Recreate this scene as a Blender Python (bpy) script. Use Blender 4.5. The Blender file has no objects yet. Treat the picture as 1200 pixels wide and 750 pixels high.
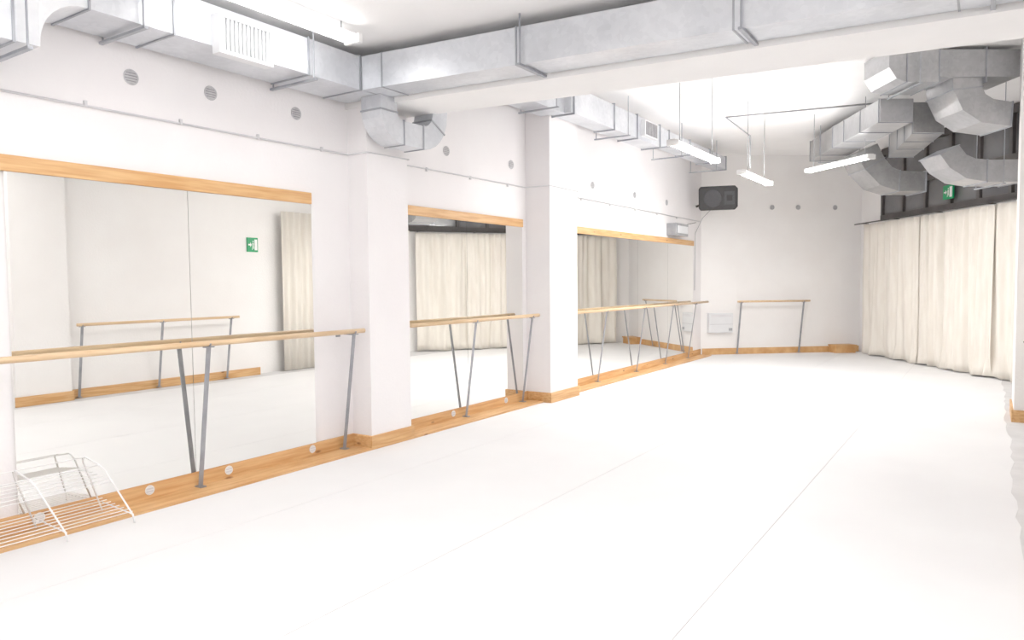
import bpy, math, bmesh, random
from mathutils import Matrix, Vector
random.seed(4)
COL=bpy.context.collection
# ------------------------------------------------------------------ materials
def new_mat(name):
    m=bpy.data.materials.new(name); m.use_nodes=True
    nt=m.node_tree; return m,nt,nt.nodes['Principled BSDF']
def pmat(name,c1,c2=None,rough=.5,metal=0.,scale=5.,bump=0.,stretch=(1,1,1),detail=4,spec=None,bscale=None):
    m,nt,b=new_mat(name)
    b.inputs['Roughness'].default_value=rough; b.inputs['Metallic'].default_value=metal
    if spec is not None: b.inputs['Specular IOR Level'].default_value=spec
    tc=nt.nodes.new('ShaderNodeTexCoord'); mp=nt.nodes.new('ShaderNodeMapping'); mp.inputs['Scale'].default_value=stretch
    nt.links.new(tc.outputs['Object'],mp.inputs[0])
    n=nt.nodes.new('ShaderNodeTexNoise'); n.inputs['Scale'].default_value=scale; n.inputs['Detail'].default_value=detail
    nt.links.new(mp.outputs[0],n.inputs['Vector'])
    r=nt.nodes.new('ShaderNodeValToRGB'); r.color_ramp.elements[0].position=.35; r.color_ramp.elements[1].position=.65
    r.color_ramp.elements[0].color=(*c1,1); r.color_ramp.elements[1].color=(*(c2 or c1),1)
    nt.links.new(n.outputs['Fac'],r.inputs[0]); nt.links.new(r.outputs[0],b.inputs['Base Color'])
    if bump:
        n2=nt.nodes.new('ShaderNodeTexNoise'); n2.inputs['Scale'].default_value=bscale or scale*4; n2.inputs['Detail'].default_value=5
        nt.links.new(mp.outputs[0],n2.inputs['Vector'])
        bp=nt.nodes.new('ShaderNodeBump'); bp.inputs['Strength'].default_value=bump; bp.inputs['Distance'].default_value=.01
        nt.links.new(n2.outputs['Fac'],bp.inputs['Height']); nt.links.new(bp.outputs[0],b.inputs['Normal'])
    return m
def knots(m,scale,stretch):
    nt=m.node_tree; b=nt.nodes['Principled BSDF']; src=b.inputs['Base Color'].links[0].from_socket
    tc=nt.nodes.new('ShaderNodeTexCoord'); mp=nt.nodes.new('ShaderNodeMapping'); mp.inputs['Scale'].default_value=stretch
    nt.links.new(tc.outputs['Object'],mp.inputs[0]); v=nt.nodes.new('ShaderNodeTexVoronoi'); v.inputs['Scale'].default_value=scale
    nt.links.new(mp.outputs[0],v.inputs['Vector']); r=nt.nodes.new('ShaderNodeValToRGB')
    r.color_ramp.elements[0].position=.05; r.color_ramp.elements[0].color=(.40,.28,.2,1); r.color_ramp.elements[1].position=.12; r.color_ramp.elements[1].color=(1,1,1,1)
    nt.links.new(v.outputs['Distance'],r.inputs[0]); mx=nt.nodes.new('ShaderNodeMix'); mx.data_type='RGBA'; mx.blend_type='MULTIPLY'; mx.inputs[0].default_value=1
    nt.links.new(src,mx.inputs[6]); nt.links.new(r.outputs[0],mx.inputs[7]); nt.links.new(mx.outputs[2],b.inputs['Base Color'])
def emis(name,c,s):
    m,nt,b=new_mat(name); b.inputs['Base Color'].default_value=(*c,1)
    b.inputs['Emission Color'].default_value=(*c,1); b.inputs['Emission Strength'].default_value=s; return m
def ductmat(name,c1,c2,rough,metal):
    m,nt,b=new_mat(name); b.inputs['Roughness'].default_value=rough; b.inputs['Metallic'].default_value=metal
    tc=nt.nodes.new('ShaderNodeTexCoord'); v=nt.nodes.new('ShaderNodeTexVoronoi'); v.inputs['Scale'].default_value=28
    nt.links.new(tc.outputs['Object'],v.inputs['Vector'])
    n=nt.nodes.new('ShaderNodeTexNoise'); n.inputs['Scale'].default_value=2.5; nt.links.new(tc.outputs['Object'],n.inputs['Vector'])
    sx=nt.nodes.new('ShaderNodeSeparateColor'); nt.links.new(v.outputs['Color'],sx.inputs[0])
    ad=nt.nodes.new('ShaderNodeMath'); ad.operation='MULTIPLY_ADD'; ad.inputs[1].default_value=.14
    nt.links.new(sx.outputs[0],ad.inputs[0]); nt.links.new(n.outputs['Fac'],ad.inputs[2])
    r=nt.nodes.new('ShaderNodeValToRGB'); r.color_ramp.elements[0].position=.35; r.color_ramp.elements[1].position=.8
    r.color_ramp.elements[0].color=(*c1,1); r.color_ramp.elements[1].color=(*c2,1)
    nt.links.new(ad.outputs[0],r.inputs[0]); nt.links.new(r.outputs[0],b.inputs['Base Color']); return m
M_wall=pmat('plaster',(.89,.858,.865),(.925,.90,.905),.85,scale=1.2,bump=.25,bscale=40)
M_wallfar=pmat('plaster_warm',(.90,.872,.855),(.93,.91,.895),.85,scale=1.5,bump=.3,bscale=40)  # plaster with the warm cast of lamp light put into its colour
M_ceil=pmat('ceiling_paint',(.92,.91,.905),(.95,.94,.935),.9,scale=2,bump=.15,bscale=50)
M_conc=pmat('grey_floor',(.62,.61,.61),(.72,.71,.71),.7,scale=3,bump=.2)
M_lino=pmat('white_vinyl',(.84,.835,.84),(.88,.877,.88),.5,scale=.9,bump=.18,bscale=2.2,spec=.3)
M_wood=pmat('pine',(.56,.27,.085),(.72,.42,.18),.5,scale=7,stretch=(3,.35,6),bump=.05); knots(M_wood,3.2,(1,.8,2.2))
M_woodf=pmat('pine_far',(.56,.27,.085),(.72,.42,.18),.5,scale=5,bump=.05)
M_rail=pmat('beech_rail',(.66,.43,.23),(.76,.54,.32),.4,scale=6,stretch=(4,.5,4))
M_steel=pmat('grey_steel',(.24,.245,.27),(.32,.325,.35),.4,.4,scale=8)
M_wire=pmat('white_wire',(.88,.88,.88),(.92,.92,.92),.35,scale=3)
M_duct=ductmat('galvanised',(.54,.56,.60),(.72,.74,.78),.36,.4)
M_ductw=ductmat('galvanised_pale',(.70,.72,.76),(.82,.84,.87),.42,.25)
M_ductd=ductmat('galvanised_shaded',(.26,.26,.265),(.40,.40,.40),.33,.5)  # darkened galvanised copy, shade of the rear ducts put into its colour
M_ductm=ductmat('galvanised_mid',(.32,.325,.335),(.48,.485,.50),.33,.45)  # half-dark galvanised copy, shading of the duct cluster put into its colour
M_flange=pmat('flange_steel',(.28,.29,.33),(.38,.40,.43),.4,.4,scale=6)
M_grille=pmat('grille_white',(.74,.75,.77),(.79,.80,.82),.45,scale=4)
M_black=pmat('dark_gap',(.02,.02,.02),(.03,.03,.03),.8,scale=4)
M_vent=pmat('vent_grey',(.26,.255,.27),(.36,.355,.37),.6,scale=9)
M_ventr=pmat('vent_rim',(.50,.49,.51),(.58,.57,.59),.6,scale=9)
M_plas=pmat('white_plastic',(.85,.85,.84),(.88,.88,.87),.4,scale=4)
M_curt=pmat('cream_cloth',(.78,.72,.635),(.85,.80,.72),.9,scale=3,stretch=(4,4,.6),bump=.2,bscale=60)
M_dark=pmat('dark_frame',(.04,.035,.034),(.065,.058,.056),.6,scale=4)
M_darkw=pmat('dark_panel',(.08,.072,.07),(.12,.11,.108),.7,scale=3)
M_glass=pmat('dark_pane',(.08,.08,.085),(.13,.13,.135),.15,scale=1.5)
M_spk=pmat('speaker_plastic',(.012,.012,.013),(.02,.02,.022),.5,scale=12)
M_spkg=pmat('speaker_mesh',(.035,.035,.04),(.06,.06,.065),.6,scale=80)
M_green=pmat('sign_green',(.0,.28,.09),(.0,.34,.11),.4,scale=3)
M_white=pmat('sign_white',(.9,.9,.9),(.93,.93,.93),.4,scale=3)
M_heat=pmat('heater_enamel',(.70,.71,.73),(.74,.75,.77),.35,scale=3)
M_greyp=pmat('grey_plastic',(.26,.265,.28),(.34,.345,.36),.4,scale=4)
M_cond=pmat('conduit_plastic',(.64,.63,.65),(.70,.69,.71),.4,scale=4)
tubes={}
def M_tube(s):
    if s not in tubes: tubes[s]=emis('tube_glow',(1,.985,.97),s)
    return tubes[s]
mm,nt,b=new_mat('mirror'); b.inputs['Metallic'].default_value=1; b.inputs['Roughness'].default_value=.0
n=nt.nodes.new('ShaderNodeTexNoise'); n.inputs['Scale'].default_value=.6
r=nt.nodes.new('ShaderNodeValToRGB'); r.color_ramp.elements[0].color=(.88,.88,.855,1); r.color_ramp.elements[1].color=(.91,.91,.885,1)
nt.links.new(n.outputs['Fac'],r.inputs[0]); nt.links.new(r.outputs[0],b.inputs['Base Color']); M_mirror=mm
# ------------------------------------------------------------------ helpers
def obj(name,bm,mat,parent=None,smooth=False):
    bmesh.ops.recalc_face_normals(bm,faces=bm.faces)
    me=bpy.data.meshes.new(name); bm.to_mesh(me); bm.free(); me.materials.append(mat)
    if smooth:
        for p in me.polygons: p.use_smooth=True
    o=bpy.data.objects.new(name,me); COL.objects.link(o)
    if parent:
        o.parent=parent; o.matrix_parent_inverse=parent.matrix_world.inverted()
    return o
def abox(bm,x0,x1,y0,y1,z0,z1):
    vs=[bm.verts.new(p) for p in [(x0,y0,z0),(x1,y0,z0),(x1,y1,z0),(x0,y1,z0),(x0,y0,z1),(x1,y0,z1),(x1,y1,z1),(x0,y1,z1)]]
    for f in [(0,1,2,3),(4,5,6,7),(0,1,5,4),(1,2,6,5),(2,3,7,6),(3,0,4,7)]: bm.faces.new([vs[i] for i in f])
def bevel(o,w=.005,seg=2):
    m=o.modifiers.new('bevel','BEVEL'); m.width=w; m.segments=seg; m.limit_method='ANGLE'; return o
def box(name,x0,x1,y0,y1,z0,z1,mat,parent=None,bev=0):
    bm=bmesh.new(); abox(bm,x0,x1,y0,y1,z0,z1); o=obj(name,bm,mat,parent)
    if bev: bevel(o,bev)
    return o
def obox(bm,c,ax,ay,az,hx,hy,hz):
    c=Vector(c); vs=[]
    for sz in(-1,1):
        for sx,sy in((-1,-1),(1,-1),(1,1),(-1,1)): vs.append(bm.verts.new(c+ax*hx*sx+ay*hy*sy+az*hz*sz))
    for f in [(0,1,2,3),(4,5,6,7),(0,1,5,4),(1,2,6,5),(2,3,7,6),(3,0,4,7)]: bm.faces.new([vs[i] for i in f])
def prism(name,pts,z0,z1,mat,parent=None):
    bm=bmesh.new(); a=[bm.verts.new((x,y,z0)) for x,y in pts]; b=[bm.verts.new((x,y,z1)) for x,y in pts]
    bm.faces.new(a); bm.faces.new(b); n=len(pts)
    for i in range(n): bm.faces.new((a[i],a[(i+1)%n],b[(i+1)%n],b[i]))
    return obj(name,bm,mat,parent)
def tube(bm,pts,r,seg=10,caps=True):
    pts=[Vector(p) for p in pts]; rings=[]; prev=None
    for i,p in enumerate(pts):
        if i==0: t=pts[1]-pts[0]
        elif i==len(pts)-1: t=pts[-1]-pts[-2]
        else: t=(pts[i+1]-p).normalized()+(p-pts[i-1]).normalized()
        t.normalize()
        if prev is None:
            up=Vector((0,0,1)) if abs(t.z)<.9 else Vector((1,0,0)); u=t.cross(up).normalized()
        else: u=(prev-t*prev.dot(t)).normalized()
        prev=u; v=t.cross(u)
        rings.append([bm.verts.new(p+(u*math.cos(a)+v*math.sin(a))*r) for a in [2*math.pi*k/seg for k in range(seg)]])
    for a,b in zip(rings,rings[1:]):
        for k in range(seg): bm.faces.new((a[k],a[(k+1)%seg],b[(k+1)%seg],b[k]))
    if caps: bm.faces.new(rings[0]); bm.faces.new(rings[-1])
def tubeobj(name,pts,r,mat,parent=None,seg=10):
    bm=bmesh.new(); tube(bm,pts,r,seg); return obj(name,bm,mat,parent,True)
def loft(bm,secs):
    rs=[[bm.verts.new(p) for p in s] for s in secs]
    n=len(rs[0])
    for a,b in zip(rs,rs[1:]):
        for k in range(n): bm.faces.new((a[k],a[(k+1)%n],b[(k+1)%n],b[k]))
    bm.faces.new(rs[0]); bm.faces.new(rs[-1])
def grow(sec,d):
    a=(Vector(sec[1])-Vector(sec[0])).normalized(); b=(Vector(sec[3])-Vector(sec[0])).normalized()
    s=[Vector(p) for p in sec]
    return [s[0]-a*d-b*d, s[1]+a*d-b*d, s[2]+a*d+b*d, s[3]-a*d+b*d]
def root(name,loc,label,cat,group=None):
    e=bpy.data.objects.new(name,None); e.empty_display_size=.1; COL.objects.link(e); e.location=loc
    bpy.context.view_layer.update()
    e['label']=label; e['category']=cat
    if group: e['group']=group
    return e
def tag(o,label,cat,group=None):
    o['label']=label; o['category']=cat
    if group: o['group']=group
    return o
def struct(o): o['kind']='structure'; return o
X_=Vector((1,0,0)); Y_=Vector((0,1,0)); Z_=Vector((0,0,1))
# ------------------------------------------------------------------ room shell
WX=-5.2
P0=Vector((-5.2,15.3)); P1=Vector((-2.4,17.7)); P2=Vector((1.15,12.57))
V=(P1-P0).normalized(); NV=Vector((V.y,-V.x))      # far wall direction, inward normal
U=(P2-P1).normalized(); NU=Vector((U.y,-U.x))      # curtain wall
def ff(s,w,z): p=P0+V*s+NV*w; return Vector((p.x,p.y,z))
def cf(u,w,z): p=P1+U*u+NU*w; return Vector((p.x,p.y,z))
HN=3.69; HF=4.3
struct(prism('wall_left',[(WX,-2),(WX,15.3),(WX-.3,15.6),(WX-.3,-2)],-.05,HF,M_wall))
struct(prism('wall_far',[tuple(P0),tuple(P1),tuple(P1-NV*.3),tuple(P0-NV*.3)],-.05,HF,M_wallfar))
struct(prism('wall_curtain',[tuple(P1),tuple(P2),tuple(P2-NU*.3),tuple(P1-NU*.3)],-.05,HF,M_wallfar))
struct(prism('wall_right',[(.5,-2),(.5,8.3),(.62,8.35),(.62,9.75),(.25,9.75),(.25,10.6),(1.15,10.6),(1.15,12.6),(1.4,12.6),(1.4,-2)],-.05,HF,M_wallfar))
struct(box('wall_back',-5.5,.8,-2.3,-2,-.05,HF,M_wall))
fl=[(-5.6,-2.3),(1.5,-2.3),(1.5,12.7),(-2.3,18.2),(-5.6,15.6)]
struct(prism('floor',fl,-.2,0,M_conc))
struct(prism('ceiling',[(-5.5,-2.3),(1.5,-2.3),(1.5,5.75),(-5.5,5.0)],HN,HN+.3,M_ceil))
struct(prism('ceiling_far',[(-5.6,5.6),(1.5,6.3),(1.5,12.7),(-2.3,18.3),(-5.7,15.5)],HF,HF+.2,M_ceil))
# beam, slightly skewed
def by(x): return 5.04+.108*(x+4.95)
struct(prism('beam_trim',[(WX,by(WX)),(1.4,by(1.4)),(1.4,by(1.4)+.70),(WX,by(WX)+.58)],3.27,4.45,M_ceil)).name='trim_1'
struct(box('wall_pillar_near',WX,-4.95,5.04,5.61,0,3.27,M_wall)).name='trim_2'
struct(box('wall_pillar_mid',WX,-4.83,8.25,9.0,0,HF,M_wall)).name='trim_3'
struct(box('p',.38,.5,4.35,5.05,0,HN,M_wallfar)).name='trim_4'
# baseboards
BH=.135
def bb(name,x0,x1,y0,y1,m=M_wood): return struct(box(name,x0,x1,y0,y1,0,BH,m,bev=.004))
bb('baseboard_left',WX,WX+.022,.0,5.04); bb('baseboard_left',WX,WX+.022,5.61,8.25); bb('baseboard_left',WX,WX+.022,9.0,15.25)
for (x,y0,y1) in((-4.95,5.04,5.61),(-4.83,8.25,9.0)):
    bb('baseboard_pillar',x,x+.022,y0-.022,y1+.022)
    bb('baseboard_pillar',WX+.022,x,y0-.022,y0); bb('baseboard_pillar',WX+.022,x,y1,y1+.022)
def strip(name,a,b,n,w0,w1,z0,z1,mat):
    pts=[a+n*w0,b+n*w0,b+n*w1,a+n*w1]; return struct(prism(name,[tuple(p) for p in pts],z0,z1,mat))
strip('baseboard_far',P0+V*.03,P1-V*.03,NV,0,.022,0,BH,M_woodf)
bb('baseboard_right',.478,.5,5.05,8.28); bb('baseboard_right',.358,.38,4.33,5.07); bb('baseboard_right',.38,.478,5.05,5.072)
bb('baseboard_right',.228,.25,9.73,10.62); bb('baseboard_right',.25,.62,9.728,9.75)
# pine floor edge
struct(box('trim_floor',WX+.022,-4.93,.0,5.015,0,.02,M_wood)).name='trim_5'
struct(box('trim_floor',WX+.022,-4.93,5.635,8.225,0,.02,M_wood)).name='trim_6'
struct(box('trim_floor',WX+.022,-4.93,9.025,15.2,0,.02,M_wood)).name='trim_7'
# vinyl dance mats
def yend(x):
    if x<-2.4: return 15.3+(x+5.2)*(2.4/2.8)-.06
    return 17.7-(x+2.4)*(5.13/3.55)-.08
xs=[-4.925,-4.15,-2.65,-1.15,.2]
rj=random.Random(9)
for a,b_ in zip(xs,xs[1:]):
    a2=a+.0024; b2=b_-.0024; ys=-1.95
    pts=[(a2,ys),(b2,ys)]
    if b_>.1:
        y=ys+.3
        while y<yend(b2)-.4: pts.append((b2+rj.uniform(-.024,.012)+.012*math.sin(y*1.7),y)); y+=.22
    pts.append((b2,yend(b2)))
    if a2<-2.4<b2: pts.append((-2.4,yend(-2.4)-.05))
    pts.append((a2,yend(a2)))
    if a<-4.9:
        pts=[(a2,ys),(b2,ys),(b2,yend(b2)),(a2,yend(a2)),(a2,9.03),(-4.8,9.03),(-4.8,8.22),(a2,8.22)]
    o=prism('vinyl_mat',pts,0,.003,M_lino)
    tag(o,'long white vinyl dance mat rolled out on the floor','dance mat','vinyl dance mats covering the floor')
# ------------------------------------------------------------------ mirrors
def mirror(y0,y1,lab):
    r_=root('wall_mirror',(WX,(y0+y1)/2,BH),lab,'mirror','frameless wall mirror panels')
    box('mirror_glass',WX+.002,WX+.024,y0+.002,y1-.002,BH+.002,2.325,M_mirror,r_)
mirror(2.08,3.33,'tall frameless mirror panel under a pine strip beside the wire rack')
mirror(3.33,4.55,'tall frameless mirror panel under a pine strip near the first pillar')
mirror(5.63,6.9,'tall frameless mirror panel between the two pillars'); mirror(6.9,8.12,'tall frameless mirror panel between the two pillars')
ys=[9.02,10.45,11.88,13.31,14.74]
for a,b_ in zip(ys,ys[1:]): mirror(a,b_,'tall frameless mirror panel in the long row past the second pillar')
for y0,y1 in((1.9,4.55),(5.63,8.13),(9.02,14.76)):
    o=box('mirror_top_rail',WX,WX+.035,y0,y1,2.327,2.43,M_wood,bev=.004)
    tag(o,'pine board running along the top of the wall mirrors','wooden strip','pine strips above the mirrors')
# ------------------------------------------------------------------ wall vents
def disc(bm,c,n,r,th,seg=24):
    n=n.normalized(); u=n.cross(Z_).normalized(); v=n.cross(u)
    a=[bm.verts.new(c+(u*math.cos(2*math.pi*k/seg)+v*math.sin(2*math.pi*k/seg))*r) for k in range(seg)]
    b=[bm.verts.new(p.co+n*th) for p in a]; bm.faces.new(a); bm.faces.new(b)
    for k in range(seg): bm.faces.new((a[k],a[(k+1)%seg],b[(k+1)%seg],b[k]))
def vent(c,n,r,rim,back,label,group,bars=5):
    c=Vector(c); n=n.normalized(); e=root('round_vent',c,label,'vent',group); u=n.cross(Z_).normalized(); v=n.cross(u)
    bm=bmesh.new(); tube(bm,[c+n*.004+(u*math.cos(a)+v*math.sin(a))*r*.92 for a in [2*math.pi*k/24 for k in range(25)]],r*.1,6,False); obj('rim',bm,rim,e,True)
    bm=bmesh.new(); disc(bm,c,n,r*.9,.002); obj('back_plate',bm,back,e)
    bm=bmesh.new()
    for i in range(bars):
        h=(-1+2*(i+.5)/bars)*r*.85; w=math.sqrt(max(r*r*.75-h*h,0.0001))
        obox(bm,c+n*.006+Z_*h,u,n,Z_,w,.003,r*.09)
    obj('louvre',bm,rim,e)
for y,z in((2.93,3.1),(3.57,3.12),(4.42,3.12),(6.56,3.1),(7.9,3.12),(10.2,3.1),(11.8,3.1),(13.3,3.1)):
    vent((WX,y,z),X_,.056,M_ventr,M_vent,'small round louvred vent set high in the white wall','round wall vents')
for s in(1.6,2.2,3.06):
    p=ff(s,0,3.18); vent(p,Vector((NV.x,NV.y,0)),.055,M_ventr,M_vent,'small round louvred vent set high in the white wall','round wall vents',4)
for y in(2.2,2.95,3.62,4.5,6.6,7.7):
    vent((WX+.022,y,.085),X_,.036,M_plas,M_cond,'white round vent set into the pine skirting board','round skirting vents',3)
# ------------------------------------------------------------------ barres
def barre(a,b,n,zb,off,leg_s,label,arms=(),footdy=0):
    a=Vector((*a,0)); b=Vector((*b,0)); d=(b-a).normalized(); n=Vector((*n,0)).normalized(); L=(b-a).length
    e=root('ballet_barre',a+n*off,label,'ballet barre','wall-mounted ballet barres')
    bm=bmesh.new(); tube(bm,[a+n*off+Z_*zb,b+n*off+Z_*zb],.022,16); obj('rail',bm,M_rail,e,True)
    for s in leg_s:
        f=a+d*s+n*.06+Z_*.02; t=a+d*s+n*off+Z_*(zb-.028); ax=(t-f).normalized(); side=ax.cross(d).normalized()
        bm=bmesh.new(); obox(bm,(f+t)/2,d,side,ax,.018,.004,(t-f).length/2)
        obox(bm,f+Z_*.004,d,n,Z_,.026,.04,.004)
        obj('leg',bm,M_steel,e)
        bm=bmesh.new(); obox(bm,t+Z_*.0,d,n,Z_,.035,.024,.004)
        tube(bm,[t+n*.026*math.cos(q)+Z_*(.028+.026*math.sin(q)) +d*0 for q in [math.pi+math.pi*k/8 for k in range(9)]],.007,6)
        obj('bracket',bm,M_steel,e,False)
    for s in arms:
        bm=bmesh.new(); p=a+d*s+Z_*(zb-.03)
        obox(bm,p+n*off/2,d,n,Z_,.012,off/2,.005); obox(bm,p+n*.006,d,n,Z_,.025,.005,.03)
        obj('wall_arm',bm,M_steel,e)
barre((WX,1.0),(WX,4.99),(1,0),1.155,.22,[.75,2.34,3.86],'pale wooden barre on grey steel legs before the near mirrors',[3.86])
barre((WX,5.66),(WX,8.2),(1,0),1.165,.22,[1.14,2.38],'pale wooden barre on grey steel legs between two pillars')
barre((WX,9.05),(WX,15.1),(1,0),1.155,.22,[1.2,2.7,4.05,5.3],'long pale wooden barre before the far row of mirrors')
barre(tuple(P0+V*.72),tuple(P0+V*2.36),tuple(NV),1.15,.25,[.08,1.5],'short pale wooden barre on the bare end wall')
barre((.5,7.72),(.5,5.1),(-1,0),1.06,.22,[.15,1.36,2.55],'pale wooden barre on the plain wall opposite the mirrors')
# ------------------------------------------------------------------ conduit along left wall
x1=WX+.012; x2=-4.95+.012; x3=-4.83+.012; z=2.84
e=root('electrical_conduit',(x1,5,z),'thin white electrical conduit running round the pillars','conduit')
tubeobj('pipe',[(x1,.2,z-.02),(x1,5.028,z),(x2,5.028,z),(x2,5.622,z+.01),(x1,5.622,z+.01),(x1,8.238,z+.02),(x3,8.238,z+.02),(x3,9.012,z+.02),(x1,9.012,z+.02),(x1,15.2,z+.02)],.008,M_cond,e,8)
for y in(1.9,2.6,3.3,4.0,4.7,6.2,7.0,7.8,9.8,10.8,11.8,12.8,13.8):
    box('clip',WX,x1+.012,y-.009,y+.009,z-.014,z+.026,M_cond,e)
# ------------------------------------------------------------------ ducts
def sec(x0,x1,z0,z1,y): return [Vector((x0,y,z0)),Vector((x1,y,z0)),Vector((x1,y,z1)),Vector((x0,y,z1))]
def part_loft(name,secs,mat,parent,bev=.006):
    bm=bmesh.new(); loft(bm,secs); o=obj(name,bm,mat,parent); return o
def flange(parent,s0,dirv,mat=M_flange,t=.007,g=.01):
    s=grow(s0,g); d=Vector(dirv).normalized()*t; bm=bmesh.new(); loft(bm,[[p-d for p in s],[p+d for p in s]]); obj('flange',bm,mat,parent)
def hanger(parent,pts_low,ztop,r=.007):
    a,b=[Vector(p) for p in pts_low]; d=(b-a).normalized(); n=d.cross(Z_).normalized()
    bm=bmesh.new(); obox(bm,(a+b)/2-Z_*.01,d,n,Z_,(b-a).length/2+.03,.014,.009)
    for p in(a,b):
        tube(bm,[p,Vector((p.x,p.y,ztop))],r,6)
    obj('hanger',bm,M_flange,parent)
DX0,DX1,DZ0,DZ1=-5.14,-4.68,3.31,3.6
e=root('air_duct',(-4.9,3.5,DZ0),'rectangular galvanised air duct along the mirrored wall','air duct')
part_loft('duct_body',[sec(DX0,DX1,DZ0,DZ1,2.38),sec(DX0,DX1,DZ0,DZ1,4.70)],M_duct,e)
part_loft('elbow',[sec(DX0,DX1,DZ0,DZ1,4.70),sec(DX0,DX1,DZ0,DZ1,4.98)],M_duct,e)
ss=[]
for k in range(9):
    q=k/8*math.pi/2; y=2.38-.30*math.sin(q); zz=3.31-.32*(1-math.cos(q)); ss.append(sec(DX0-.02*k/8,DX1+.05*k/8,zz,DZ1+.02,y))
ss.append(sec(-5.16,-4.60,2.98,3.6,1.95))
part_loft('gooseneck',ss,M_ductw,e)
part_loft('duct_body',[sec(-5.16,-4.60,2.98,3.6,1.95),sec(-5.16,-4.60,2.98,3.6,.2)],M_duct,e)
for y in(2.39,2.95,4.12,4.70): flange(e,sec(DX0,DX1,DZ0,DZ1,y),Y_)
flange(e,sec(-5.16,-4.60,2.98,3.6,1.93),Y_)
hanger(e,((-5.17,1.98,2.95),(-4.55,1.98,2.95)),HN); hanger(e,((-5.16,2.72,3.29),(-4.65,2.72,3.29)),HN); hanger(e,((-5.16,4.15,3.28),(-4.65,4.15,3.28)),HN)
# grille box
bm=bmesh.new()
gz0,gz1=3.25,3.53
for (a,b_,c,d) in((3.24,3.265,gz0,gz1),(3.675,3.70,gz0,gz1)): abox(bm,-4.68,-4.59,a,b_,c,d)
for (c,d) in((gz0,gz0+.025),(gz1-.025,gz1)): abox(bm,-4.68,-4.59,3.265,3.675,c,d)
g=obj('outlet_grille',bm,M_grille,e); g['label']='white rectangular outlet grille'
box('grille_back',-4.665,-4.655,3.265,3.675,gz0+.025,gz1-.025,M_greyp,e)
bm=bmesh.new()
for i in range(12):
    y=3.278+i*.034; abox(bm,-4.62,-4.60,y,y+.015,gz0+.025,gz1-.025)
obj('grille_blade',bm,M_grille,e)
# crossing duct, parallel to the beam
def cy(x): return by(x)-.36
e=root('air_duct',(-2.2,cy(-2.2),DZ0),'long galvanised air duct crossing the room along the beam','air duct')
def csec(x,z0=DZ0,z1=DZ1): return [Vector((x,cy(x),z0)),Vector((x,cy(x)+.335,z0)),Vector((x,cy(x)+.335,z1)),Vector((x,cy(x),z1))]
part_loft('duct_body',[csec(-4.665),csec(1.1)],M_duct,e)
for x in(-4.45,-3.15,-1.5,-.2): flange(e,csec(x),X_,g=.006)
for x in(-3.1,-1.44,-.02): hanger(e,((x,cy(x)-.03,DZ0-.005),(x,cy(x)+.33,DZ0-.005)),HN,.008)
# dip under beam at pillar
e=root('air_duct',(-4.78,5.3,2.9),'small galvanised duct elbow dipping under the white beam','air duct')
def prof(c,t,hw,x0,x1):
    t=t.normalized(); nrm=Vector((0,-t.z,t.y))
    return [c+nrm*(-hw)+X_*(x0-c.x),c+nrm*(-hw)+X_*(x1-c.x),c+nrm*hw+X_*(x1-c.x),c+nrm*hw+X_*(x0-c.x)]
path=[(Vector((-4.74,5.0,3.308)),Vector((0,0,-1)))]
for k in range(7):
    q=math.pi/2*k/6; path.append((Vector((-4.74,5.2-.2*math.cos(q),3.18-.17*math.sin(q))),Vector((0,math.sin(q),-math.cos(q)))))
for k in range(7):
    q=math.pi/2*k/6; path.append((Vector((-4.74,5.48+.26*math.sin(q),3.01+.27*(1-math.cos(q)))),Vector((0,math.cos(q),math.sin(q)))))
part_loft('elbow',[prof(c,t,.11,-4.86,-4.62) for c,t in path],M_duct,e)
for i in(1,7,8,12): c,t=path[i]; flange(e,prof(c,t,.11,-4.86,-4.62),t,g=.008)
part_loft('riser',[prof(Vector((-4.74,5.74,3.28)),Z_,.11,-4.86,-4.62),prof(Vector((-4.74,5.78,3.6)),Z_,.11,-4.86,-4.62),prof(Vector((-4.74,6.07,3.92)),Vector((0,1,.3)),.15,-4.95,-4.62)],M_duct,e)
# far left duct
e=root('air_duct',(-4.75,10,3.75),'galvanised ceiling duct with steel hangers beyond the beam','air duct')
part_loft('duct_body',[sec(-4.95,-4.6,3.76,4.1,6.2),sec(-4.95,-4.6,3.76,4.1,8.24)],M_duct,e)
part_loft('duct_body',[sec(-4.8,-4.5,3.76,4.1,8.24),sec(-4.8,-4.5,3.76,4.1,11.2)],M_duct,e)
part_loft('reducer',[sec(-4.8,-4.5,3.76,4.1,11.2),sec(-4.75,-4.5,3.84,4.08,11.6)],M_duct,e)
part_loft('duct_body',[sec(-4.75,-4.5,3.84,4.08,11.6),sec(-4.75,-4.5,3.84,4.08,14.7)],M_duct,e)
for y in(7.3,8.3,9.5,10.3,11.2): flange(e,sec(-4.8,-4.5,3.76,4.1,y),Y_,g=.02)
for y in(11.6,12.6,13.7,14.7): flange(e,sec(-4.75,-4.5,3.84,4.08,y),Y_,g=.02)
for y in(7.8,9.9,12.1,14.0): hanger(e,((-4.98,y,3.74),(-4.46,y,3.74)),HF)
bm=bmesh.new(); abox(bm,-4.5,-4.43,10.45,10.95,3.82,4.06); obj('outlet_grille',bm,M_grille,e)
bm=bmesh.new()
for i in range(9): abox(bm,-4.43,-4.42,10.49+i*.05,10.515+i*.05,3.84,4.04)
obj('grille_blade',bm,M_vent,e)
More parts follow.
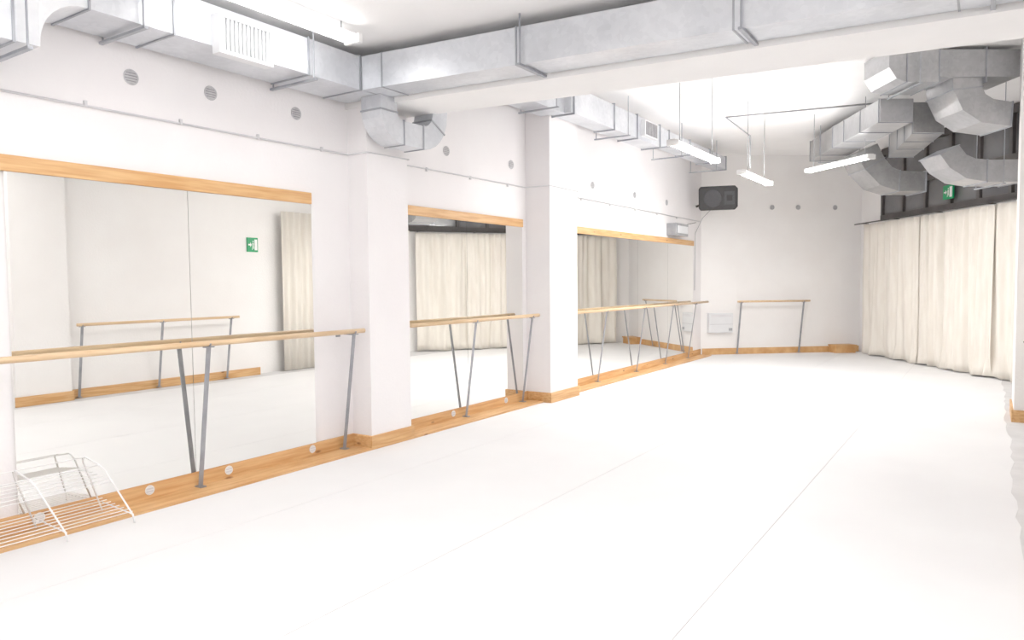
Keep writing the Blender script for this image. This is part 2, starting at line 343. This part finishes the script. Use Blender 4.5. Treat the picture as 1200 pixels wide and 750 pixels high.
# ducts near the windows : frame aligned with curtain wall
BV=Vector((-NU.x,-NU.y,0)); BU=Vector((U.x,U.y,0)); OR=Vector((P1.x,P1.y,0))
def W(X,Zd,z): return OR+BV*(X-7.8-.024*(16.2-Zd))+BU*(16.2-Zd)+Z_*z
def rs(X0,X1,Zd,z0,z1,Zd2=None):
    Zd2=Zd if Zd2 is None else Zd2
    return [W(X0,Zd,z0),W(X1,Zd2,z0),W(X1,Zd2,z1),W(X0,Zd,z1)]
def sweepXZ(path,hw,Za,Zb):
    out=[]
    for i,(X,z,tx,tz) in enumerate(path):
        h=hw if not isinstance(hw,(list,tuple)) else hw[0]+(hw[1]-hw[0])*i/(len(path)-1)
        l=math.hypot(tx,tz); tx/=l; tz/=l; nx,nz=-tz,tx
        out.append([W(X-nx*h,Za,z-nz*h),W(X-nx*h,Zb,z-nz*h),W(X+nx*h,Zb,z+nz*h),W(X+nx*h,Za,z+nz*h)])
    return out
def arc(cx,cz,r,q0,q1,n=8):
    o=[]
    for k in range(n+1):
        q=math.radians(q0+(q1-q0)*k/n); s=1 if q1>q0 else -1
        o.append((cx+r*math.cos(q),cz+r*math.sin(q),-s*math.sin(q),s*math.cos(q)))
    return o
e=root('air_duct',W(5.2,9,3.9),'large galvanised trunk duct hung below the ceiling near the curtains','air duct')
def ts(X,z0=3.88,z1=4.27,a=8.7,b=9.3): return [W(X,a,z0),W(X,b,z0),W(X,b,z1),W(X,a,z1)]
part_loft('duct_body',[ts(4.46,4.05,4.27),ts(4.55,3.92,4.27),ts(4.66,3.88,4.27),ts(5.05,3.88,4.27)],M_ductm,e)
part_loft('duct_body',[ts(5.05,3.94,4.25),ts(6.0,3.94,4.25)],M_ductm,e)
for X in(4.67,5.05,5.6): flange(e,ts(X),BV,g=.008)
# short angled outlet below the trunk
pp=[(5.42,3.94,0,-1),(5.42,3.82,.1,-1),(5.50,3.66,.7,-1),(5.66,3.56,1,-.5),(5.95,3.52,1,-.05)]
part_loft('elbow',sweepXZ(pp,(.18,.14),8.75,9.3),M_ductm,e)
s=sweepXZ(pp,(.18,.14),8.75,9.3); flange(e,s[1],Z_,g=.01); flange(e,s[-1],BV,g=.01)
hanger(e,(W(4.8,8.65,3.86),W(4.8,9.35,3.86)),HF)
e=root('air_duct',W(5.3,11.5,3.8),'galvanised branch duct angling back toward the end wall','air duct')
A=rs(4.72,5.14,9.4,3.58,3.86); B=rs(5.35,5.85,12.2,3.76,4.1); C_=rs(5.68,6.22,13.9,3.82,4.18)
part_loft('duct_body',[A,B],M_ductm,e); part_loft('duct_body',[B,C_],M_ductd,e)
for q in(.02,.35,.7,.98): flange(e,[A[i].lerp(B[i],q) for i in range(4)],B[0]-A[0],g=.01)
for q in(.5,.97): flange(e,[B[i].lerp(C_[i],q) for i in range(4)],C_[0]-B[0],g=.01)
hanger(e,(W(5.5,13,3.66),W(6.2,13,3.66)),HF,.006)
e=root('air_duct',W(6.4,12.8,3.4),'boxy galvanised duct outlet dropping before the dark windows','air duct')
p=[(6.08,3.80,.5,-1),(6.22,3.55,.6,-1),(6.42,3.34,1,-.6),(6.65,3.26,1,-.05),(7.1,3.25,1,0)]
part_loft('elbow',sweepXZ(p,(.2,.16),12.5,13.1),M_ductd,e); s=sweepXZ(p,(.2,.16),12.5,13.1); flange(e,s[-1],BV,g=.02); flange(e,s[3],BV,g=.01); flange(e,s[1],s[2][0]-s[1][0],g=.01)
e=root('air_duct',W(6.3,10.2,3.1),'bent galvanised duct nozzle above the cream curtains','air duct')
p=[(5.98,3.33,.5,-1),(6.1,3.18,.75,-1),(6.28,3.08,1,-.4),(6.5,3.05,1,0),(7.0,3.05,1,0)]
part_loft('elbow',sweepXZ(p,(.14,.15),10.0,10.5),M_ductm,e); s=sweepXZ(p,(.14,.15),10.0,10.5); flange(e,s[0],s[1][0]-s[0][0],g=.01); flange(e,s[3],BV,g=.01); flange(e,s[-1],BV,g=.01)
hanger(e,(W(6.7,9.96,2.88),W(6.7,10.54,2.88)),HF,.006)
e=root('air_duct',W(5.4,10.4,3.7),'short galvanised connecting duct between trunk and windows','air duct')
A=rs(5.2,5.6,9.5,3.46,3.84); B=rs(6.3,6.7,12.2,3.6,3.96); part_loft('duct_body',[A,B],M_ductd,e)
for q in(.02,.3,.6,.98): flange(e,[A[i].lerp(B[i],q) for i in range(4)],B[0]-A[0],g=.01)
# ------------------------------------------------------------------ lamps
def lamp(a,b,z,glow,power,label,chains=None,ztop=HF,w=.07):
    a=Vector((*a,z)); b=Vector((*b,z)); d=(b-a).normalized(); n=d.cross(Z_).normalized(); c=(a+b)/2; L=(b-a).length
    e=root('fluorescent_lamp',c,label,'ceiling lamp','fluorescent strip lamps')
    bm=bmesh.new(); obox(bm,c+Z_*.03,d,n,Z_,L/2,w*.5,.012); obox(bm,a+d*.02+Z_*.0,d,n,Z_,.02,w,.035); obox(bm,b-d*.02,d,n,Z_,.02,w,.035)
    bevel(obj('housing',bm,M_plas,e),.004)
    bm=bmesh.new()
    for s_ in(-1,1): tube(bm,[a+d*.05+n*s_*w*.5-Z_*.005,b-d*.05+n*s_*w*.5-Z_*.005],w*.3,8)
    obj('tube',bm,M_tube(glow),e,True)
    for q in(chains or ()):
        p=a.lerp(b,q)+Z_*.042; tubeobj('suspension_wire',[p,Vector((p.x,p.y,ztop))],.006,M_greyp,e,6)
    if power:
        ld=bpy.data.lights.new('lamp_light','AREA'); ld.shape='RECTANGLE'; ld.size=L*.95; ld.size_y=w*1.8; ld.energy=power; ld.color=(1,.985,.97)
        lo=bpy.data.objects.new('lamp_light',ld); COL.objects.link(lo)
        yv=Z_.cross(d)
        lo.matrix_world=Matrix(((d.x,yv.x,0,c.x),(d.y,yv.y,0,c.y),(d.z,yv.z,1,c.z-.04),(0,0,0,1)))
        lo.parent=e; lo.matrix_parent_inverse=e.matrix_world.inverted()
lamp((-4.36,2.85),(-4.36,4.33),3.58,7,3,'bright twin-tube strip lamp below the low ceiling',(.1,.9),HN,.085)
lamp((-3.1,8.1),(-3.1,9.7),3.2,70,30,'bright strip lamp hanging on thin wires',(.15,.9))
lamp((-3.1,10.9),(-3.1,12.5),3.2,95,50,'bright strip lamp hanging on thin wires',(.2,.8))
p=W(5.0,12.3,3.4); q=W(5.37,10.9,3.4)
lamp((p.x,p.y),(q.x,q.y),3.4,22,14,'strip lamp hanging beside the branch duct',(.1,.9))
for x,y in((-1.6,-.9),(-1.3,1.2),(-3.3,.1),(-.3,3.0),(-2.3,2.3)):  # lamps out of view, added to brighten the near half of the room
    lamp((x,y),(x,y+1.5) if y<2 else (x+.05,y+.8),3.35,35,4,'unseen strip lamp added to light the near room',(.15,.85),HN)
# ------------------------------------------------------------------ ceiling conduit
a=W(3.62,12.3,HF-.015); b_=W(5.63,11.4,HF-.015)
tag(tubeobj('hanging_conduit',[b_,a,Vector((-3.1,11.35,3.8)),Vector((-3.1,11.35,3.3))],.012,M_greyp),'thin grey conduit along the ceiling down to a lamp','conduit')
# ------------------------------------------------------------------ window band above the curtains
LU=(P2-P1).length
def cbox(name,u0,u1,w0,w1,z0,z1,mat,parent=None):
    bm=bmesh.new(); c=(cf(u0,w0,z0)+cf(u1,w1,z1))/2; obox(bm,c,BU,Vector((NU.x,NU.y,0)),Z_,(u1-u0)/2,abs(w1-w0)/2,(z1-z0)/2); return obj(name,bm,mat,parent)
wroot=root('window_1',cf(3.5,0,2.8),'x','x'); del wroot['label']; del wroot['category']; struct(wroot)
struct(cbox('window_panel',.95,LU-.02,0,.03,2.82,4.28,M_darkw,wroot))
bmf=bmesh.new()
def fr(u0,u1,z0,z1,w1=.09):
    c=(cf(u0,.03,z0)+cf(u1,w1,z1))/2; obox(bmf,c,BU,Vector((NU.x,NU.y,0)),Z_,(u1-u0)/2,(w1-.03)/2,(z1-z0)/2)
fr(.95,LU-.02,2.82,2.92); fr(.95,LU-.02,3.42,3.52); fr(.95,LU-.02,4.15,4.28)
for u in(.95,1.7,2.45,3.2,3.95,4.7,5.45): fr(u,u+.07,2.82,4.28,.085)
struct(obj('window_frame',bmf,M_dark,wroot))
for u in(1.05,1.8,2.55,3.3,4.05,4.8):
    struct(cbox('window_pane',u,u+.62,.032,.04,2.94,3.40,M_glass,wroot)); struct(cbox('window_pane',u,u+.62,.032,.04,3.54,4.13,M_glass,wroot))
# curtain rod
e=root('curtain_rod',cf(3,.2,2.8),'long thin dark metal curtain rod on wall brackets','curtain rod')
tubeobj('rod',[cf(.1,.2,2.8),cf(LU-.3,.2,2.8)],.012,M_dark,e,8)
for u in(.3,1.5,2.9,4.3,5.7): cbox('bracket',u,u+.02,0,.2,2.795,2.81,M_dark,e)
# curtains
def curtain(u0,u1,seed,woff,label):
    rnd=random.Random(seed); bm=bmesh.new(); nu=120; nz=18; grid=[]
    L=u1-u0
    comps=[(rnd.uniform(.5,1.)*a,rnd.uniform(k*.7,k*1.35),rnd.uniform(0,6.28),rnd.uniform(-1.8,1.8)) for a,k in((.040,1.6),(.040,3.2),(.030,6.))]
    for j in range(nz+1):
        t=j/nz; z=.022+t*(2.76-.022); row=[]
        for i in range(nu+1):
            s=i/nu
            um=u0+s*L+.02*math.sin(5*s+3*t+seed)+(.01*math.sin(7*t+seed)*(1-t)*(2*s-1))
            w=.2+woff; env=min(1,s*7+.1,(1-s)*7+.1)
            for ai,(am,k,ph,dr) in enumerate(comps):
                amp=am*((1.2-.5*t) if ai<2 else (.6+.7*t))
                w+=env*amp*math.sin(2*math.pi*k*s*L+ph+dr*(1-t)+.8*math.sin(4*s+seed))
            w+=.05*max(0,.1-t)/.1*math.sin(11*s+seed)
            row.append(bm.verts.new(cf(um,w,z+.012*math.sin(9*s+seed) if j==0 else z)))
        grid.append(row)
    for j in range(nz):
        for i in range(nu): bm.faces.new((grid[j][i],grid[j][i+1],grid[j+1][i+1],grid[j+1][i]))
    o=obj('curtain',bm,M_curt,None,True); m=o.modifiers.new('th','SOLIDIFY'); m.thickness=.004
    tag(o,label,'curtain','cream curtains on the long rod'); return o
ul=[.6,1.6,2.5,3.45,4.5,5.7]
for i,(a,b_) in enumerate(zip(ul,ul[1:])): curtain(a-.09,b_+.09,i+3,.02 if i%2 else -.005,'floor-length cream cloth curtain hanging in soft folds')
# curtain on right wall
bm=bmesh.new(); grid=[]
for j in range(2):
    grid.append([bm.verts.new((.44+.022*math.sin(i*.62)+.015*math.sin(i*.23),8.78+i*.0145,.012+j*2.92)) for i in range(61)])
for i in range(60): bm.faces.new((grid[0][i],grid[0][i+1],grid[1][i+1],grid[1][i]))
o=obj('curtain',bm,M_curt,None,True); o.modifiers.new('th','SOLIDIFY').thickness=.004
tag(o,'narrow cream cloth curtain beside the exit sign','curtain')
# ------------------------------------------------------------------ exit signs
def exit_sign(c,d,n,w,h,label):
    c=Vector(c); d=Vector(d).normalized(); n=Vector(n).normalized(); e=root('exit_sign',c,label,'exit sign')
    bm=bmesh.new(); obox(bm,c+n*.012,d,n,Z_,w/2,.012,h/2); obj('plate',bm,M_green,e)
    def poly(pts,name='pictogram'):
        bm=bmesh.new()
        for P in pts:
            a=[bm.verts.new(c+n*.026+d*(x*w/2)+Z_*(y*h/2)) for x,y in P]; bm.faces.new(a)
        obj(name,bm,M_white,e)
    poly([[(.35,-.75),(.85,-.75),(.85,.75),(.35,.75)]],'door_symbol')
    poly([[(-.8,-.1),(-.45,-.1),(-.45,-.35),(-.2,.0),(-.45,.35),(-.45,.1),(-.8,.1)]],'arrow_symbol')
    poly([[(-.02,.45),(.1,.6),(.2,.45),(.1,.3)],[(-.05,.25),(.2,.25),(.15,-.15),(-.02,-.15)],[(-.02,-.15),(.1,-.15),(-.05,-.7),(-.15,-.7)],[(.05,-.15),(.15,-.15),(.28,-.5),(.2,-.6)]],'figure_symbol')
exit_sign((.5-.0,8.18,2.3),(0,1,0),(-1,0,0),.22,.25,'green and white emergency exit sign on white wall')
exit_sign(cf(3.25,.1,3.12),BU,(NU.x,NU.y,0),.28,.24,'green and white emergency exit sign above the curtains')
# ------------------------------------------------------------------ speaker
sc=Vector((-4.62,14.62,3.27)); fd=(Vector((-1.2,3,1.3))-sc).normalized(); sd=fd.cross(Z_).normalized(); up=sd.cross(fd)
e=root('loudspeaker',sc,'black loudspeaker lying sideways on a wall bracket in the corner','loudspeaker')
bm=bmesh.new()
def ring(w,h,dep,tw=0): return [sc+sd*x*w+up*y*h+fd*dep for x,y in((-1,-.75),(-.85,-1),(.9,-1),(1,-.8),(1,.8),(.9,1),(-.85,1),(-1,.75))]
loft(bm,[ring(.30,.16,-.2),ring(.37,.235,-.02),ring(.38,.24,.12),ring(.36,.22,.15)])
bevel(obj('cabinet',bm,M_spk,e),.01)
bm=bmesh.new(); bc=sc+fd*.15+sd*.1
def cdisc(bm,c,n,r,th):
    u=n.cross(Z_).normalized(); v=n.cross(u); a=[bm.verts.new(c+(u*math.cos(2*math.pi*k/28)+v*math.sin(2*math.pi*k/28))*r) for k in range(28)]
    b=[bm.verts.new(c+n*th+(u*math.cos(2*math.pi*k/28)+v*math.sin(2*math.pi*k/28))*r*.93) for k in range(28)]
    bm.faces.new(a); bm.faces.new(b)
    for k in range(28): bm.faces.new((a[k],a[(k+1)%28],b[(k+1)%28],b[k]))
cdisc(bm,bc,fd,.18,.012); obj('woofer',bm,M_spkg,e)
bm=bmesh.new(); obox(bm,sc+fd*.155-sd*.22,sd,fd,up,.1,.006,.13); obj('horn',bm,M_spkg,e)
bm=bmesh.new(); obox(bm,sc+fd*.164-sd*.22,sd,fd,up,.055,.004,.055); obj('horn_throat',bm,M_black,e)
tubeobj('bracket',[sc-fd*.18,sc-fd*.4-Z_*.05,Vector((WX+.02,14.9,3.15))],.025,M_dark,e)
tubeobj('cable',[sc-fd*.2-up*.1,(-5.0,14.8,2.9),(-5.17,14.85,2.6),(-5.18,14.85,2.0),(-5.18,14.84,1.4)],.006,M_greyp,e)
# emergency lamp
e=root('emergency_light',(WX+.002,13.6,2.6),'grey emergency light box above the far mirrors','emergency light')
bevel(box('housing',WX+.002,-5.0,13.3,13.95,2.47,2.71,M_greyp,e),.01)
box('lens',-5.0,-4.985,13.36,13.89,2.52,2.66,M_heat,e); tubeobj('cable',[(WX+.02,13.95,2.6),(WX+.02,14.4,2.75),(WX+.02,14.9,2.82)],.006,M_dark,e,6)
# heater
e=root('wall_heater',ff(.4,0,.5),'white slim electric wall heater in the corner','heater')
def fbox(name,s0,s1,w0,w1,z0,z1,m,par,bv=0):
    bm=bmesh.new(); obox(bm,(ff(s0,w0,z0)+ff(s1,w1,z1))/2,Vector((V.x,V.y,0)),Vector((NV.x,NV.y,0)),Z_,(s1-s0)/2,(w1-w0)/2,(z1-z0)/2); o=obj(name,bm,m,par)
    if bv: bevel(o,bv)
    return o
fbox('body',.14,.68,.0,.12,.48,.9,M_heat,e,.01); fbox('top_louvre',.18,.64,.12,.125,.82,.87,M_cond,e); fbox('seam',.15,.67,.12,.123,.66,.665,M_vent,e); fbox('control_panel',.58,.66,.12,.128,.52,.58,M_greyp,e)
# wooden step in corner
e=root('wooden_step',ff(3.4,.2,0),'low pale wooden box step in the room corner','wooden box')
fbox('tread',2.92,3.42,.03,.33,.15,.18,M_woodf,e); fbox('riser',2.94,3.4,.29,.31,0.004,.15,M_woodf,e); fbox('riser',2.94,2.96,.03,.29,0.004,.15,M_woodf,e); fbox('riser',3.38,3.4,.03,.29,0.004,.15,M_woodf,e)
# ------------------------------------------------------------------ wire rack
e=root('wire_rack',(-4.9,2.1,.02),'white wire shoe rack standing on the floor before the mirror','wire rack')
y0,y1=1.05,2.58
for y in(y0,y1-.42,y1):
    bm=bmesh.new()
    tube(bm,[(-4.72,y,.026),(-4.73,y-.005,.08),(-4.84,y-.12,.39),(-4.86,y-.13,.41),(-4.89,y-.13,.42),(-5.07,y-.13,.45),(-5.10,y-.13,.44),(-5.12,y-.12,.41),(-5.13,y,.04)],.006,8); tube(bm,[(-4.73,y,.08),(-5.13,y,.10)],.004,6); obj('end_frame',bm,M_wire,e,True)
for lo,hi,xx0,xx1,k in((.10,.13,-4.74,-5.12,8),(.31,.35,-4.82,-5.12,6)):
    for i in range(k):
        t=i/(k-1); x=xx0+(xx1-xx0)*t; z=lo+(hi-lo)*t; off=-.09 if lo>.3 else 0
        tubeobj('shelf_wire',[(x,y0+off,z),(x,y1+off,z)],.003,M_wire,e,6)
tubeobj('top_wire',[(-4.89,y0-.13,.42),(-4.89,y1-.13,.42)],.0035,M_wire,e,6)
tubeobj('top_wire',[(-5.07,y0-.13,.45),(-5.07,y1-.13,.45)],.0035,M_wire,e,6)
# ------------------------------------------------------------------ camera / world
f=850.0
yaw=math.atan(560/f); pitch=-math.atan(44/f); roll=math.radians(-0.5)
R = Matrix.Rotation(yaw,4,'Z') @ Matrix.Rotation(math.radians(90)+pitch,4,'X') @ Matrix.Rotation(roll,4,'Z')
cam=bpy.data.cameras.new('camera'); cam.sensor_width=36; cam.lens=f/1200*36; cam.clip_start=.05
co=bpy.data.objects.new('camera',cam); COL.objects.link(co); co.matrix_world=Matrix.Translation((0,0,1.6))@R
bpy.context.scene.camera=co
w=bpy.data.worlds.new('world'); bpy.context.scene.world=w; w.use_nodes=True
w.node_tree.nodes['Background'].inputs[0].default_value=(.9,.93,1,1); w.node_tree.nodes['Background'].inputs[1].default_value=.6
vs=bpy.context.scene.view_settings; vs.view_transform='Standard'; vs.look='None'; vs.exposure=0.12; vs.gamma=1.22
